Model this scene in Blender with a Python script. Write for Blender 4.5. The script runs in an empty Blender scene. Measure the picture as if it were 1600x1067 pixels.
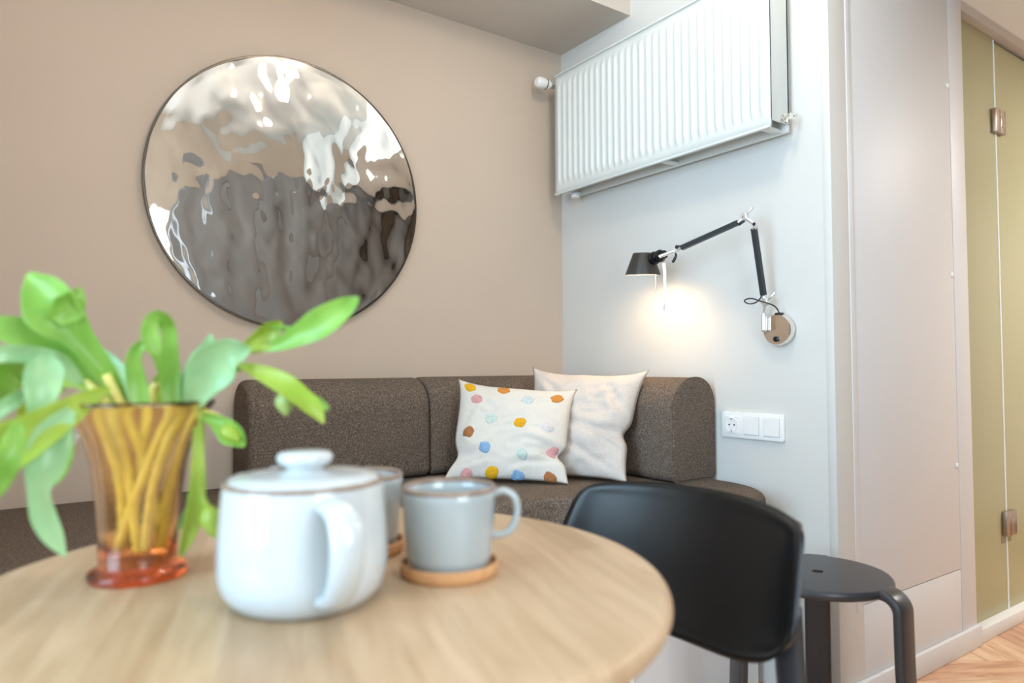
import bpy, bmesh, math, random
from math import sin, cos, pi, radians, sqrt, atan2
from mathutils import Vector, Matrix, noise
random.seed(7)
S = bpy.context.scene
COL = S.collection

# ------------------------------------------------------------------ camera, world, lights, exposure
CAM = Vector((-1.86, -2.281, 0.96))
YAW, PITCH, ROLL, FPX = radians(35.075), radians(1.983), radians(-0.2153), 1099.4
fw = Vector((sin(YAW)*cos(PITCH), cos(YAW)*cos(PITCH), sin(PITCH)))
rt0 = Vector((cos(YAW), -sin(YAW), 0)); up0 = rt0.cross(fw)
rt = rt0*cos(ROLL) + up0*sin(ROLL); up = -rt0*sin(ROLL) + up0*cos(ROLL)
cd = bpy.data.cameras.new('camera'); cam = bpy.data.objects.new('camera', cd); COL.objects.link(cam)
cam.matrix_world = Matrix(((rt.x, up.x, -fw.x, CAM.x), (rt.y, up.y, -fw.y, CAM.y), (rt.z, up.z, -fw.z, CAM.z), (0, 0, 0, 1)))
cd.sensor_fit = 'HORIZONTAL'; cd.sensor_width = 36; cd.lens = 36*FPX/1600; cd.clip_start = 0.02
cd.dof.use_dof = True; cd.dof.focus_distance = 2.45; cd.dof.aperture_fstop = 2.9
S.camera = cam

W = bpy.data.worlds.new('world'); S.world = W; W.use_nodes = True
W.node_tree.nodes['Background'].inputs[0].default_value = (0.75, 0.87, 1, 1)
W.node_tree.nodes['Background'].inputs[1].default_value = 1.0

def area(name, loc, direction, sx, sy, power, col):
    l = bpy.data.lights.new(name, 'AREA'); l.shape = 'RECTANGLE'; l.size = sx; l.size_y = sy
    l.energy = power; l.color = col
    o = bpy.data.objects.new(name, l); COL.objects.link(o); o.location = loc
    o.rotation_euler = Vector(direction).to_track_quat('-Z', 'Z').to_euler()
    return o
area('window_daylight', (-4.14, -1.87, 1.5), (1, 0, 0), 2.0, 1.5, 104, (0.50, 0.76, 1.0))
area('rear_window_daylight', (-1.42, -3.03, 1.45), (0, 1, 0), 0.62, 1.1, 20, (0.80, 0.91, 1.0))
S.view_settings.view_transform = 'Standard'; S.view_settings.look = 'None'
S.view_settings.exposure = 0.08; S.view_settings.gamma = 1.0; S.view_settings.use_curve_mapping = False

# ------------------------------------------------------------------ helpers
def lin(c):
    return tuple((v/255/12.92 if v/255 <= 0.04045 else ((v/255+0.055)/1.055)**2.4) for v in c) + (1,)
MATS = {}
def mat(name, rgb, rough=0.5, metal=0.0, noise_amt=0, noise_scale=50, bump=0, bump_scale=200, spec=0.5, **kw):
    if name in MATS: return MATS[name]
    m = bpy.data.materials.new(name); m.use_nodes = True; nt = m.node_tree; b = nt.nodes['Principled BSDF']
    b.inputs['Base Color'].default_value = lin(rgb); b.inputs['Roughness'].default_value = rough
    b.inputs['Metallic'].default_value = metal; b.inputs['Specular IOR Level'].default_value = spec
    for k, v in kw.items(): b.inputs[k.replace('_', ' ')].default_value = v
    tc = nt.nodes.new('ShaderNodeTexCoord')
    if noise_amt:
        n = nt.nodes.new('ShaderNodeTexNoise'); n.inputs['Scale'].default_value = noise_scale; n.inputs['Detail'].default_value = 4
        nt.links.new(tc.outputs['Object'], n.inputs['Vector'])
        r = nt.nodes.new('ShaderNodeValToRGB'); e = r.color_ramp.elements
        c = lin(rgb); e[0].position = .3; e[1].position = .7
        e[0].color = tuple(x*(1-noise_amt) for x in c[:3])+(1,); e[1].color = tuple(min(1, x*(1+noise_amt)) for x in c[:3])+(1,)
        nt.links.new(n.outputs['Fac'], r.inputs[0]); nt.links.new(r.outputs[0], b.inputs['Base Color'])
    if bump:
        n2 = nt.nodes.new('ShaderNodeTexNoise'); n2.inputs['Scale'].default_value = bump_scale; n2.inputs['Detail'].default_value = 3
        nt.links.new(tc.outputs['Object'], n2.inputs['Vector'])
        bp = nt.nodes.new('ShaderNodeBump'); bp.inputs['Strength'].default_value = bump; bp.inputs['Distance'].default_value = 0.002
        nt.links.new(n2.outputs['Fac'], bp.inputs['Height']); nt.links.new(bp.outputs[0], b.inputs['Normal'])
    MATS[name] = m
    return m

def thing(name, loc, label, cat, group=None):
    o = bpy.data.objects.new(name, None); COL.objects.link(o); o.location = loc; o.empty_display_size = 0.05
    tag(o, label, cat, group); return o
def tag(o, label=None, cat=None, group=None, kind=None):
    if label: o['label'] = label
    if cat: o['category'] = cat
    if group: o['group'] = group
    if kind: o['kind'] = kind
    return o
def wloc(o):
    v = Vector((0, 0, 0))
    while o is not None: v = v + Vector(o.location); o = o.parent
    return v
def mk(name, geo, m, parent=None, smooth=True, loc=None, angle=None):
    """verts in world coordinates; the object's origin is its parent's (or loc)."""
    vs, fs = geo
    base = wloc(parent) if parent else Vector(loc or (0, 0, 0))
    me = bpy.data.meshes.new(name)
    me.from_pydata([tuple(Vector(v)-base) for v in vs], [], fs); me.update()
    bm = bmesh.new(); bm.from_mesh(me); bmesh.ops.recalc_face_normals(bm, faces=bm.faces); bm.to_mesh(me); bm.free()
    if smooth:
        me.polygons.foreach_set('use_smooth', [True]*len(me.polygons))
    me.materials.append(m)
    o = bpy.data.objects.new(name, me); COL.objects.link(o)
    if parent: o.parent = parent
    else: o.location = base
    if smooth and angle:
        me.set_sharp_from_angle(angle=radians(angle))
    return o
def struct(name, geo, m, smooth=False, angle=None, loc=None, label=None):
    o = mk(name, geo, m, None, smooth, loc, angle); o['kind'] = 'structure'
    if label: o['label'] = label
    return o
def bm_geo(bm):
    bm.verts.ensure_lookup_table(); bm.verts.index_update()
    g = ([v.co.copy() for v in bm.verts], [[v.index for v in f.verts] for f in bm.faces]); bm.free(); return g
def box(x0, x1, y0, y1, z0, z1, bev=0, seg=2):
    bm = bmesh.new(); bmesh.ops.create_cube(bm, size=1)
    for v in bm.verts:
        v.co = Vector((x0+(v.co.x+.5)*(x1-x0), y0+(v.co.y+.5)*(y1-y0), z0+(v.co.z+.5)*(z1-z0)))
    if bev: bmesh.ops.bevel(bm, geom=list(bm.edges), offset=bev, segments=seg, profile=.5, affect='EDGES')
    return bm_geo(bm)
def join(*gs):
    V, F = [], []
    for v, f in gs:
        n = len(V); V += list(v); F += [[i+n for i in q] for q in f]
    return V, F
def xf(geo, M):
    return [M @ Vector(v) for v in geo[0]], geo[1]
def lathe(prof, seg=48, c=(0, 0, 0), rfun=None, ring=False, caps=True):
    V, F = [], []
    for r, z in prof:
        for k in range(seg):
            a = 2*pi*k/seg; rr = r*(rfun(a, z) if rfun else 1)
            V.append(Vector((c[0]+rr*cos(a), c[1]+rr*sin(a), c[2]+z)))
    for i in range(len(prof)-1):
        for k in range(seg):
            F.append([i*seg+k, i*seg+(k+1) % seg, (i+1)*seg+(k+1) % seg, (i+1)*seg+k])
    if ring:
        q = (len(prof)-1)*seg
        for k in range(seg): F.append([q+k, q+(k+1) % seg, (k+1) % seg, k])
        return V, F
    if caps and prof[0][0] > 1e-6: F.append(list(range(seg))[::-1])
    if caps and prof[-1][0] > 1e-6: F.append([(len(prof)-1)*seg+k for k in range(seg)])
    return V, F
def frame_axes(d):
    d = d.normalized(); a = Vector((0, 0, 1)) if abs(d.z) < .9 else Vector((1, 0, 0))
    u = d.cross(a).normalized(); return u, d.cross(u).normalized()
def tube(pts, r, seg=10, caps=True, flat=1.0, ref=None):
    pts = [Vector(p) for p in pts]; n = len(pts)
    rs = r if isinstance(r, (list, tuple)) else [r]*n
    V, F = [], []; u = None
    for i, p in enumerate(pts):
        t = (pts[min(i+1, n-1)]-pts[max(i-1, 0)]).normalized()
        if ref is not None: u = (Vector(ref)-t*t.dot(Vector(ref))).normalized()
        elif u is None: u, _ = frame_axes(t)
        else: u = (u-t*t.dot(u)).normalized()
        w = t.cross(u)
        for k in range(seg):
            a = 2*pi*k/seg; V.append(p+u*rs[i]*cos(a)+w*rs[i]*flat*sin(a))
    for i in range(n-1):
        for k in range(seg):
            F.append([i*seg+k, i*seg+(k+1) % seg, (i+1)*seg+(k+1) % seg, (i+1)*seg+k])
    if caps: F.append(list(range(seg))[::-1]); F.append([(n-1)*seg+k for k in range(seg)])
    return V, F
def spline(pts, n):
    """Catmull-Rom through tuples of any length"""
    out = []; m = len(pts)
    for i in range(n):
        t = i/(n-1)*(m-1); k = min(int(t), m-2); f = t-k
        p0, p1, p2, p3 = pts[max(k-1, 0)], pts[k], pts[k+1], pts[min(k+2, m-1)]
        out.append(tuple(.5*((2*b)+(c-a)*f+(2*a-5*b+4*c-d)*f*f+(-a+3*b-3*c+d)*f**3) for a, b, c, d in zip(p0, p1, p2, p3)))
    return out
def extrude(poly, axis, a, b, bev=0, seg=2, miterA=None, miterB=None):
    """closed 2D polygon extruded along axis 'x' or 'y' from a to b; miters are functions of the polygon point"""
    def P(q, t): return Vector((t, q[0], q[1])) if axis == 'x' else Vector((q[0], t, q[1])) if axis == 'y' else Vector((q[0], q[1], t))
    n = len(poly)
    V = [P(q, a if miterA is None else miterA(q)) for q in poly]+[P(q, b if miterB is None else miterB(q)) for q in poly]
    F = [list(range(n)), list(range(n, 2*n))]+[[i, (i+1) % n, n+(i+1) % n, n+i] for i in range(n)]
    if bev:
        bm = bmesh.new(); bv = [bm.verts.new(v) for v in V]; ff = [bm.faces.new([bv[i] for i in f]) for f in F]
        bmesh.ops.recalc_face_normals(bm, faces=bm.faces); bm.normal_update()
        ed = set(ff[0].edges) | set(ff[1].edges)
        bmesh.ops.bevel(bm, geom=list(ed), offset=bev, segments=seg, profile=.5, affect='EDGES', clamp_overlap=True)
        return bm_geo(bm)
    return V, F
def at(x, y, d):
    """point seen at pixel (x, y) of the 1600x1067 frame, d metres in front of the lens"""
    return CAM+(fw+rt*((x-800)/FPX)-up*((y-533.5)/FPX))*d

# ------------------------------------------------------------------ materials
M_wall_back = mat('greige_paint', (208, 190, 173), .62, noise_amt=.015, noise_scale=3, bump=.05, bump_scale=260, spec=.3)
M_wall_right = mat('pale_grey_paint', (218, 217, 213), .6, noise_amt=.012, noise_scale=3, bump=.05, bump_scale=260, spec=.3)
M_wall_panel = mat('pale_warm_paint', (224, 224, 225), .5, noise_amt=.012, noise_scale=3, spec=.35)
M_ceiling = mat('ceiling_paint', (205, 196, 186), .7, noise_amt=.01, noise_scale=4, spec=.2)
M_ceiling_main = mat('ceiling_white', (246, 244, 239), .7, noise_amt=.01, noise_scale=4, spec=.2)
M_white_trim = mat('white_trim', (232, 229, 226), .4, noise_amt=.01, noise_scale=9)
M_white_metal = mat('white_enamel', (221, 225, 222), .28, noise_amt=.008, noise_scale=9)
M_white_plastic = mat('white_plastic', (244, 243, 241), .3, noise_amt=.006, noise_scale=30)
M_chrome = mat('polished_chrome', (236, 232, 226), .08, 1, bump=.02, bump_scale=30)
M_alu = mat('satin_aluminium', (236, 236, 236), .34, .75, bump=.03, bump_scale=400)
M_lampblack = mat('black_lamp_paint', (52, 56, 60), .42, .2, noise_amt=.05, noise_scale=300)
M_black = mat('black_plastic', (6, 10, 15), .31, noise_amt=.06, noise_scale=80, bump=.04, bump_scale=700)
M_blackmetal = mat('black_powder_coat', (62, 62, 66), .34, .3, noise_amt=.05, noise_scale=220, bump=.05, bump_scale=900)
M_darkhole = mat('dark_recess', (14, 14, 14), .7, noise_amt=.1)
M_taupe = mat('taupe_laminate', (128, 128, 130), .45, noise_amt=.04, noise_scale=6)
M_brown = mat('dark_brown_veneer', (70, 55, 44), .4, noise_amt=.12, noise_scale=14)
M_shadein = mat('white_shade_inside', (240, 236, 226), .6, noise_amt=.01)
M_cable = mat('black_rubber_cable', (42, 43, 46), .5, noise_amt=.05)
M_tagpaper = mat('glossy_paper_tag', (244, 242, 240), .35, noise_amt=.03, noise_scale=120)

def fabric(name, a, b, c, bumpd=.0012):
    m = bpy.data.materials.new(name); m.use_nodes = True; nt = m.node_tree; p = nt.nodes['Principled BSDF']
    tc = nt.nodes.new('ShaderNodeTexCoord')
    n1 = nt.nodes.new('ShaderNodeTexNoise'); n1.inputs['Scale'].default_value = 480; n1.inputs['Detail'].default_value = 2; n1.inputs['Roughness'].default_value = .7
    nt.links.new(tc.outputs['Object'], n1.inputs['Vector'])
    n2 = nt.nodes.new('ShaderNodeTexNoise'); n2.inputs['Scale'].default_value = 210; n2.inputs['Detail'].default_value = 2
    nt.links.new(tc.outputs['Object'], n2.inputs['Vector'])
    av = nt.nodes.new('ShaderNodeMath'); av.operation = 'MULTIPLY_ADD'; av.inputs[1].default_value = .62; hf = nt.nodes.new('ShaderNodeMath'); hf.operation = 'MULTIPLY'; hf.inputs[1].default_value = .38
    nt.links.new(n2.outputs['Fac'], hf.inputs[0]); nt.links.new(n1.outputs['Fac'], av.inputs[0]); nt.links.new(hf.outputs[0], av.inputs[2])
    r = nt.nodes.new('ShaderNodeValToRGB'); e = r.color_ramp.elements
    e[0].position = .36; e[0].color = lin(a); e[1].position = .66; e[1].color = lin(c)
    k = e.new(.5); k.color = lin(b)
    nt.links.new(av.outputs[0], r.inputs[0]); nt.links.new(r.outputs[0], p.inputs['Base Color'])
    bp = nt.nodes.new('ShaderNodeBump'); bp.inputs['Strength'].default_value = .6; bp.inputs['Distance'].default_value = bumpd
    nt.links.new(n1.outputs['Fac'], bp.inputs['Height']); nt.links.new(bp.outputs[0], p.inputs['Normal'])
    p.inputs['Roughness'].default_value = .95; p.inputs['Specular IOR Level'].default_value = .15
    p.inputs['Sheen Weight'].default_value = 0.0
    return m
M_sofa = fabric('melange_wool', (69, 59, 51), (104, 91, 81), (154, 137, 122))
M_cotton = fabric('cream_cotton', (216, 210, 200), (224, 218, 209), (230, 225, 217), .0004)
M_linen = fabric('pale_linen', (204, 192, 183), (214, 203, 194), (222, 212, 204), .0004)
def tuft(name, rgb):
    c = rgb; return fabric(name, tuple(v*.86 for v in c), c, tuple(min(255, v*1.06) for v in c), .003)

def wood(name, cols, scale=(1, 1, 1), rot=0, stave=None, rough=.45, contrast=.5, rings=6):
    m = bpy.data.materials.new(name); m.use_nodes = True; nt = m.node_tree; p = nt.nodes['Principled BSDF']; N = nt.nodes.new; L = nt.links.new
    tc = N('ShaderNodeTexCoord'); mp = N('ShaderNodeMapping'); mp.inputs['Rotation'].default_value = (0, 0, rot)
    L(tc.outputs['Object'], mp.inputs['Vector'])
    st = N('ShaderNodeMapping'); st.inputs['Scale'].default_value = scale; L(mp.outputs[0], st.inputs['Vector'])
    n = N('ShaderNodeTexNoise'); n.inputs['Scale'].default_value = 6; n.inputs['Detail'].default_value = 5; n.inputs['Distortion'].default_value = .6
    L(st.outputs[0], n.inputs['Vector'])
    r = N('ShaderNodeValToRGB'); e = r.color_ramp.elements
    e[0].position = .5-contrast/2; e[0].color = lin(cols[0]); e[1].position = .5+contrast/2; e[1].color = lin(cols[1])
    L(n.outputs['Fac'], r.inputs[0]); out = r.outputs[0]
    if stave:
        br = N('ShaderNodeTexBrick'); br.offset = .37; br.inputs['Scale'].default_value = 1
        br.inputs['Brick Width'].default_value = stave[0]; br.inputs['Row Height'].default_value = stave[1]; br.inputs['Mortar Size'].default_value = 0.0004
        br.inputs['Color1'].default_value = (.78, .75, .70, 1); br.inputs['Color2'].default_value = (1.0, 1.0, 1.0, 1); br.inputs['Mortar'].default_value = (.68, .66, .64, 1)
        mp2 = N('ShaderNodeMapping'); mp2.inputs['Rotation'].default_value = (0, 0, rot); L(tc.outputs['Object'], mp2.inputs['Vector'])
        L(mp2.outputs[0], br.inputs['Vector'])
        mx = N('ShaderNodeMix'); mx.data_type = 'RGBA'; mx.blend_type = 'MULTIPLY'; mx.inputs[0].default_value = 1
        L(out, mx.inputs[6]); L(br.outputs['Color'], mx.inputs[7]); out = mx.outputs[2]
    L(out, p.inputs['Base Color']); p.inputs['Roughness'].default_value = rough
    return m
M_tablewood = wood('pale_oak_top', (cols := ((178, 146, 112), (204, 177, 146))), (1.0, 9, 4), radians(-73.1), (.9, .046), .4)
M_coaster = wood('beech_coaster', ((196, 140, 92), (218, 168, 120)), (2, 14, 4), .4, None, .5)

# ------------------------------------------------------------------ room shell
ZL, ZH = 2.272, 2.70      # dropped and main ceiling
XL, YR, XR = -4.20, -3.10, 3.2
YP = -1.195               # face of the panelled wall
struct('wall_back', box(XL-.1, .1, 0, .12, 0, ZH), M_wall_back, label='greige painted wall behind the corner sofa')
struct('wall_right', box(0, .12, YP+.0005, 0, 0, ZH), M_wall_right, label='pale wall behind the radiator and wall lamp')
struct('trim_1', box(-.003, .125, YP-.0005, YP+.024, 0, ZL+.3, .002), M_wall_right, True, 30, label='pale corner bead at the end of the radiator wall')
# left wall with a window opening (y -2.95..-.84, z .75..2.25)
struct('wall_left', join(box(XL-.12, XL, YR, -2.95, 0, ZH), box(XL-.12, XL, -.84, 0, 0, ZH), box(XL-.12, XL, -2.95, -.84, 0, .75), box(XL-.12, XL, -2.95, -.84, 2.25, ZH)), M_wall_right)
# rear wall with a narrow window opening (x -1.75..-1.1, z .9..2.0)
struct('wall_rear', join(box(XL, -1.75, YR-.12, YR, 0, ZH), box(-1.1, XR, YR-.12, YR, 0, ZH), box(-1.75, -1.1, YR-.12, YR, 0, .9), box(-1.75, -1.1, YR-.12, YR, 2.0, ZH)), M_wall_back)
struct('wall_end', box(XR, XR+.12, YR, YP+1.2, 0, ZH), M_wall_right)
struct('ceiling', box(XL-.12, XR+.12, YR-.12, .12, ZH, ZH+.1), M_ceiling_main)
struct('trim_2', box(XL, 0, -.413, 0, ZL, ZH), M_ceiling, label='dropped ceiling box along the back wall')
struct('trim_3', join(box(.0, XR, YR, YP-.001, 2.248, ZH-.001), box(.126, XR, YP-.001, YP+1.1, 2.248, ZH-.001)), M_ceiling_main, label='lowered ceiling over the glass door')
M_pane = mat('window_pane_glass', (235, 243, 248), .05, Transmission_Weight=1.0, IOR=1.45)
w = struct('window_1', join(box(XL-.1, XL-.04, -2.95, -2.89, .75, 2.25), box(XL-.1, XL-.04, -.90, -.84, .75, 2.25), box(XL-.1, XL-.04, -2.89, -.90, .75, .81), box(XL-.1, XL-.04, -2.89, -.90, 2.19, 2.25), box(XL-.1, XL-.04, -2.0, -1.94, .81, 2.19)), M_white_trim)
mk('pane', box(XL-.08, XL-.07, -2.89, -2.0, .81, 2.19), M_pane, w, False); mk('pane', box(XL-.08, XL-.07, -1.94, -.90, .81, 2.19), M_pane, w, False)
w = struct('window_2', join(box(-1.75, -1.70, YR-.1, YR-.04, .9, 2.0), box(-1.15, -1.10, YR-.1, YR-.04, .9, 2.0), box(-1.70, -1.15, YR-.1, YR-.04, .9, .95), box(-1.70, -1.15, YR-.1, YR-.04, 1.95, 2.0)), M_white_trim)
mk('pane', box(-1.70, -1.15, YR-.08, YR-.07, .95, 1.95), M_pane, w, False)
struct('wall_light_block', box(XL+.001, -2.13, -.90, -.001, 0, ZL-.001), M_wall_back, label='added unseen wall block shading the left of the back wall')  # added out of view to keep window light off the back wall's left part
# fitted cupboards on the rear wall: only the wavy mirror shows them
w = struct('trim_4', box(-1.0, .55, YR+.001, YR+.33, 0, 2.28), M_taupe, label='taupe fitted cupboards on the rear wall')
for k in range(3):
    x0 = -1.0+k*.5167
    mk('door', box(x0+.003, x0+.513, YR+.331, YR+.35, .08, 2.27, .002), M_taupe, w)
w = struct('trim_5', box(.56, 1.5, YR+.001, YR+.5, 0, 2.2), M_brown, label='dark brown fitted wardrobe on the rear wall')
for k in range(2): mk('door', box(.563+k*.47, 1.027+k*.47, YR+.501, YR+.52, .08, 2.19, .002), M_brown, w)

# panelled wall facing the camera, x 0 .. 0.843
pw = struct('wall_panelled', box(.125, .843, YP+.005, YP+.12, 0, 2.248), M_wall_panel, label='pale panelled wall beside the glass door')
def board(name, x0, x1, z0, z1, proud=0.0):
    return mk(name, box(x0, x1, YP-proud, YP+.0125, z0, z1, .0022, 2), M_wall_panel, pw, True, angle=30)
board('board', .024, .0805, 0, 2.248); board('batten', .0835, .1075, .262, 2.248, .003)
board('access_panel', .1105, .7345, .2765, 2.248, .001); board('board', .7375, .843, .04, 2.248, .0015)
board('board', .0835, .7345, .04, .2735, 0)
M_gap = M_darkhole
for z in (1.91, 1.262, .62):
    s = mk('screw', xf(lathe([(0, 0), (.0095, 0), (.0095, .002), (.007, .0035), (0, .0035)], 20), Matrix.Translation((.722, YP-.001, z)) @ Matrix.Rotation(pi/2, 4, 'X')), M_white_plastic, pw)
    mk('screw_slot', box(.7185, .7255, YP-.0052, YP-.0042, z-.0012, z+.0012), M_alu, s, False)
struct('baseboard_panelled', box(.0, .853, YP-.0135, YP+.0, 0, .07, .003), M_wall_panel, True, 30, label='pale skirting under the panelled wall')
struct('baseboard_glass', box(.853, XR, YP-.006, YP+.08, 0, .046, .003), M_white_trim, True, 30, label='white kerb under the frosted glass door')
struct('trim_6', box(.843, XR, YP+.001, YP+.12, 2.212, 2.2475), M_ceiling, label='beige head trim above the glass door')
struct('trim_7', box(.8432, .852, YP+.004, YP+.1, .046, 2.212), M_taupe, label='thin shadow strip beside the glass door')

# frosted glass door
m = bpy.data.materials.new('frosted_olive_glass'); m.use_nodes = True; nt = m.node_tree; nt.nodes.clear(); N = nt.nodes.new; L = nt.links.new
o_ = N('ShaderNodeOutputMaterial'); df = N('ShaderNodeBsdfDiffuse'); tr = N('ShaderNodeBsdfTranslucent'); gl = N('ShaderNodeBsdfGlossy')
nz = N('ShaderNodeTexNoise'); nz.inputs['Scale'].default_value = 1.5; tcn = N('ShaderNodeTexCoord'); L(tcn.outputs['Object'], nz.inputs['Vector'])
rp = N('ShaderNodeValToRGB'); rp.color_ramp.elements[0].color = lin((190, 186, 142)); rp.color_ramp.elements[1].color = lin((204, 200, 160)); L(nz.outputs['Fac'], rp.inputs[0])
L(rp.outputs[0], df.inputs[0]); L(rp.outputs[0], tr.inputs[0]); gl.inputs['Roughness'].default_value = .25
a1 = N('ShaderNodeMixShader'); a1.inputs[0].default_value = .25; L(df.outputs[0], a1.inputs[1]); L(tr.outputs[0], a1.inputs[2])
fr = N('ShaderNodeFresnel'); fr.inputs[0].default_value = 1.4; a2 = N('ShaderNodeMixShader'); L(fr.outputs[0], a2.inputs[0]); L(a1.outputs[0], a2.inputs[1]); L(gl.outputs[0], a2.inputs[2]); L(a2.outputs[0], o_.inputs[0])
M_frost = m
M_glassedge = mat('polished_glass_edge', (246, 252, 250), .15, noise_amt=.01)
gd = struct('door_1', box(.855, 1.186, YP+.03, YP+.038, .0462, 2.211), M_frost, label='frosted olive green glass door with chrome hinges')
mk('glass_leaf', box(1.192, 2.1, YP+.03, YP+.038, .0462, 2.196), M_frost, gd, False)
mk('glass_edge', box(1.1845, 1.1905, YP+.0270, YP+.0385, .0465, 2.205), M_glassedge, gd, False)
M_hinge = mat('brushed_nickel', (176, 158, 144), .3, .9, noise_amt=.04, noise_scale=200)
for z in (1.885, .366):
    h = mk('hinge', join(box(1.150, 1.1955, YP+.012, YP+.0295, z-.045, z+.045, .0009), box(1.1965, 1.238, YP+.012, YP+.0295, z-.045, z+.045, .0009)), M_hinge, gd, True, angle=30)
    mk('hinge_pin', box(1.1935, 1.211, YP+.0105, YP+.0285, z-.024, z+.022, .0015), M_hinge, h, True, angle=30)
struct('wall_passage', box(2.105, XR, YP+.001, YP+.12, .0462, 2.211), M_wall_panel)
struct('wall_shower', box(.125, XR, YP+1.1, YP+1.2, 0, ZH), M_wall_right)

# floor: herringbone planks over a sub-floor
fl = struct('floor', box(XL-.1, XR+.1, YR-.1, .1, -.06, -.012), mat('sub_floor', (120, 90, 66), .7, noise_amt=.1), label='light oak herringbone floor')
fm = [wood('oak_plank_%d' % i, c, (1.2, 7, 1), 0, None, .42, .26) for i, c in enumerate((((190, 142, 110), (222, 180, 146)), ((206, 164, 130), (230, 196, 162)), ((182, 136, 108), (212, 170, 138))))]
PL, PW = .62, .1034
pm = {}
def plank_mesh(i):
    if i not in pm:
        v, f = box(-PL/2+.0006, PL/2-.0006, -PW/2+.0006, PW/2-.0006, -.012, 0, .0012, 1)
        me = bpy.data.meshes.new('plank'); me.from_pydata([tuple(q) for q in v], [], f); me.materials.append(fm[i]); pm[i] = me
    return pm[i]
cnt = 0
A45 = radians(45+17)
for i in range(-14, 15):
    for j in range(-30, 31):
        for k in (0, 1):
            # classic herringbone: L-shaped pairs stepping by the plank width
            bx = i*PL*1.0 + j*PW; by = -i*PL*1.0 + j*PW
            if k == 0: cx, cy, an = bx+PL/2, by+PW/2, 0
            else: cx, cy, an = bx+PW/2+0, by+PW+PL/2, pi/2
            X = .9+cx*cos(A45)-cy*sin(A45); Y = -1.6+cx*sin(A45)+cy*cos(A45)
            if not (-.45 < X < 2.2 and -2.3 < Y < -.75): continue
            if -.6 < X < -.1 and Y < -1.9: continue
            o = bpy.data.objects.new('plank', plank_mesh(random.randrange(3))); COL.objects.link(o); o.parent = fl
            o.location = (X, Y, random.uniform(-.0006, 0)); o.rotation_euler = (0, 0, A45+an); cnt += 1
mk('plank_field', join(box(XL, -.3, YR, 0, -.012, -.001), box(-.3, XR, YR, -1.9, -.012, -.004), box(-.3, 0, -.95, 0, -.012, -.004)), fm[1], fl, False)

# ------------------------------------------------------------------ corner bench sofa
SZ = .595
def round_poly(pts, r, n=8):
    """round the corners of a 2D polygon; r per corner"""
    out = []; m = len(pts)
    for i, p in enumerate(pts):
        rr = r[i] if isinstance(r, (list, tuple)) else r
        p = Vector(p); a = (Vector(pts[i-1])-p); b = (Vector(pts[(i+1) % m])-p)
        if rr <= 0: out.append(tuple(p)); continue
        a.normalize(); b.normalize(); ang = a.angle(b); t = rr/math.tan(ang/2)
        p1, p2 = p+a*t, p+b*t; c = p+(a+b).normalized()*(rr/sin(ang/2))
        a1 = atan2(p1.y-c.y, p1.x-c.x); a2 = atan2(p2.y-c.y, p2.x-c.x); d = (a2-a1+pi) % (2*pi)-pi
        for k in range(n+1):
            q = a1+d*k/n; out.append((c.x+rr*cos(q), c.y+rr*sin(q)))
    return out
bench = thing('corner_bench', (-.3, -.3, 0), 'brown-grey upholstered corner bench seat running along both walls', 'bench')
seat_poly = round_poly([(-2.10, -.012), (-.012, -.012), (-.012, -1.10), (-.60, -1.10), (-.60, -.74), (-2.10, -.74)], [.02, .02, .26, .10, .05, .05], 10)
mk('seat_cushion', extrude(seat_poly, 'z', .47, SZ, .035, 4), M_sofa, bench, True, angle=60)
M_benchpaint = mat('light_grey_bench_board', (236, 236, 236), .5, noise_amt=.01)
mk('base', join(box(-2.08, -.02, -.66, -.01, .0, .469), box(-.55, -.035, -.955, -.661, .0, .469)), M_benchpaint, bench, False)

def back_profile(dp, ztop, zb=SZ+.0015):
    # (distance from the wall, height)
    return round_poly([(.012, zb), (dp, zb), (dp-.006, ztop), (.012, ztop)], [.02, .03, .105, .085], 10)
def back_cushion(name, axis, a, b, dp, ztop, label, miterA=None, miterB=None):
    prof = [(-q[0], q[1]) for q in back_profile(dp, ztop)]
    t = thing(name, ((a+b)/2, -.1, SZ) if axis == 'x' else (-.1, (a+b)/2, SZ), label, 'cushion', 'bench back cushions')
    g = extrude(prof, axis, a, b, (.026 if miterB is None else .022) if axis == 'x' else .009, 5, miterA, miterB)
    mk('cover', g, M_sofa, t, True, angle=50)
    return t, prof
def piping(t, prof, axis, a):
    pts = [((a, q[0], q[1]) if axis == 'x' else (q[0], a, q[1])) for q in prof]
    mk('piping', tube(pts+[pts[0]], .0028, 6, False), M_sofa, t)
t, p_ = back_cushion('back_cushion', 'x', -1.318, -.733, .212, .921, 'left brown-grey back cushion of the bench, below the round mirror'); 
t, p_ = back_cushion('back_cushion', 'x', -.731, -.02, .212, .923, 'middle brown-grey back cushion, mostly hidden behind the dotted pillow', None, lambda q: -.02+q[0])
t, p_ = back_cushion('back_cushion', 'y', -.790, -.02, .214, .921, 'right brown-grey back cushion against the lamp wall, rounded end showing', None, lambda q: -.02+q[0]); piping(t, p_, 'y', -.7895+.004)

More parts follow.
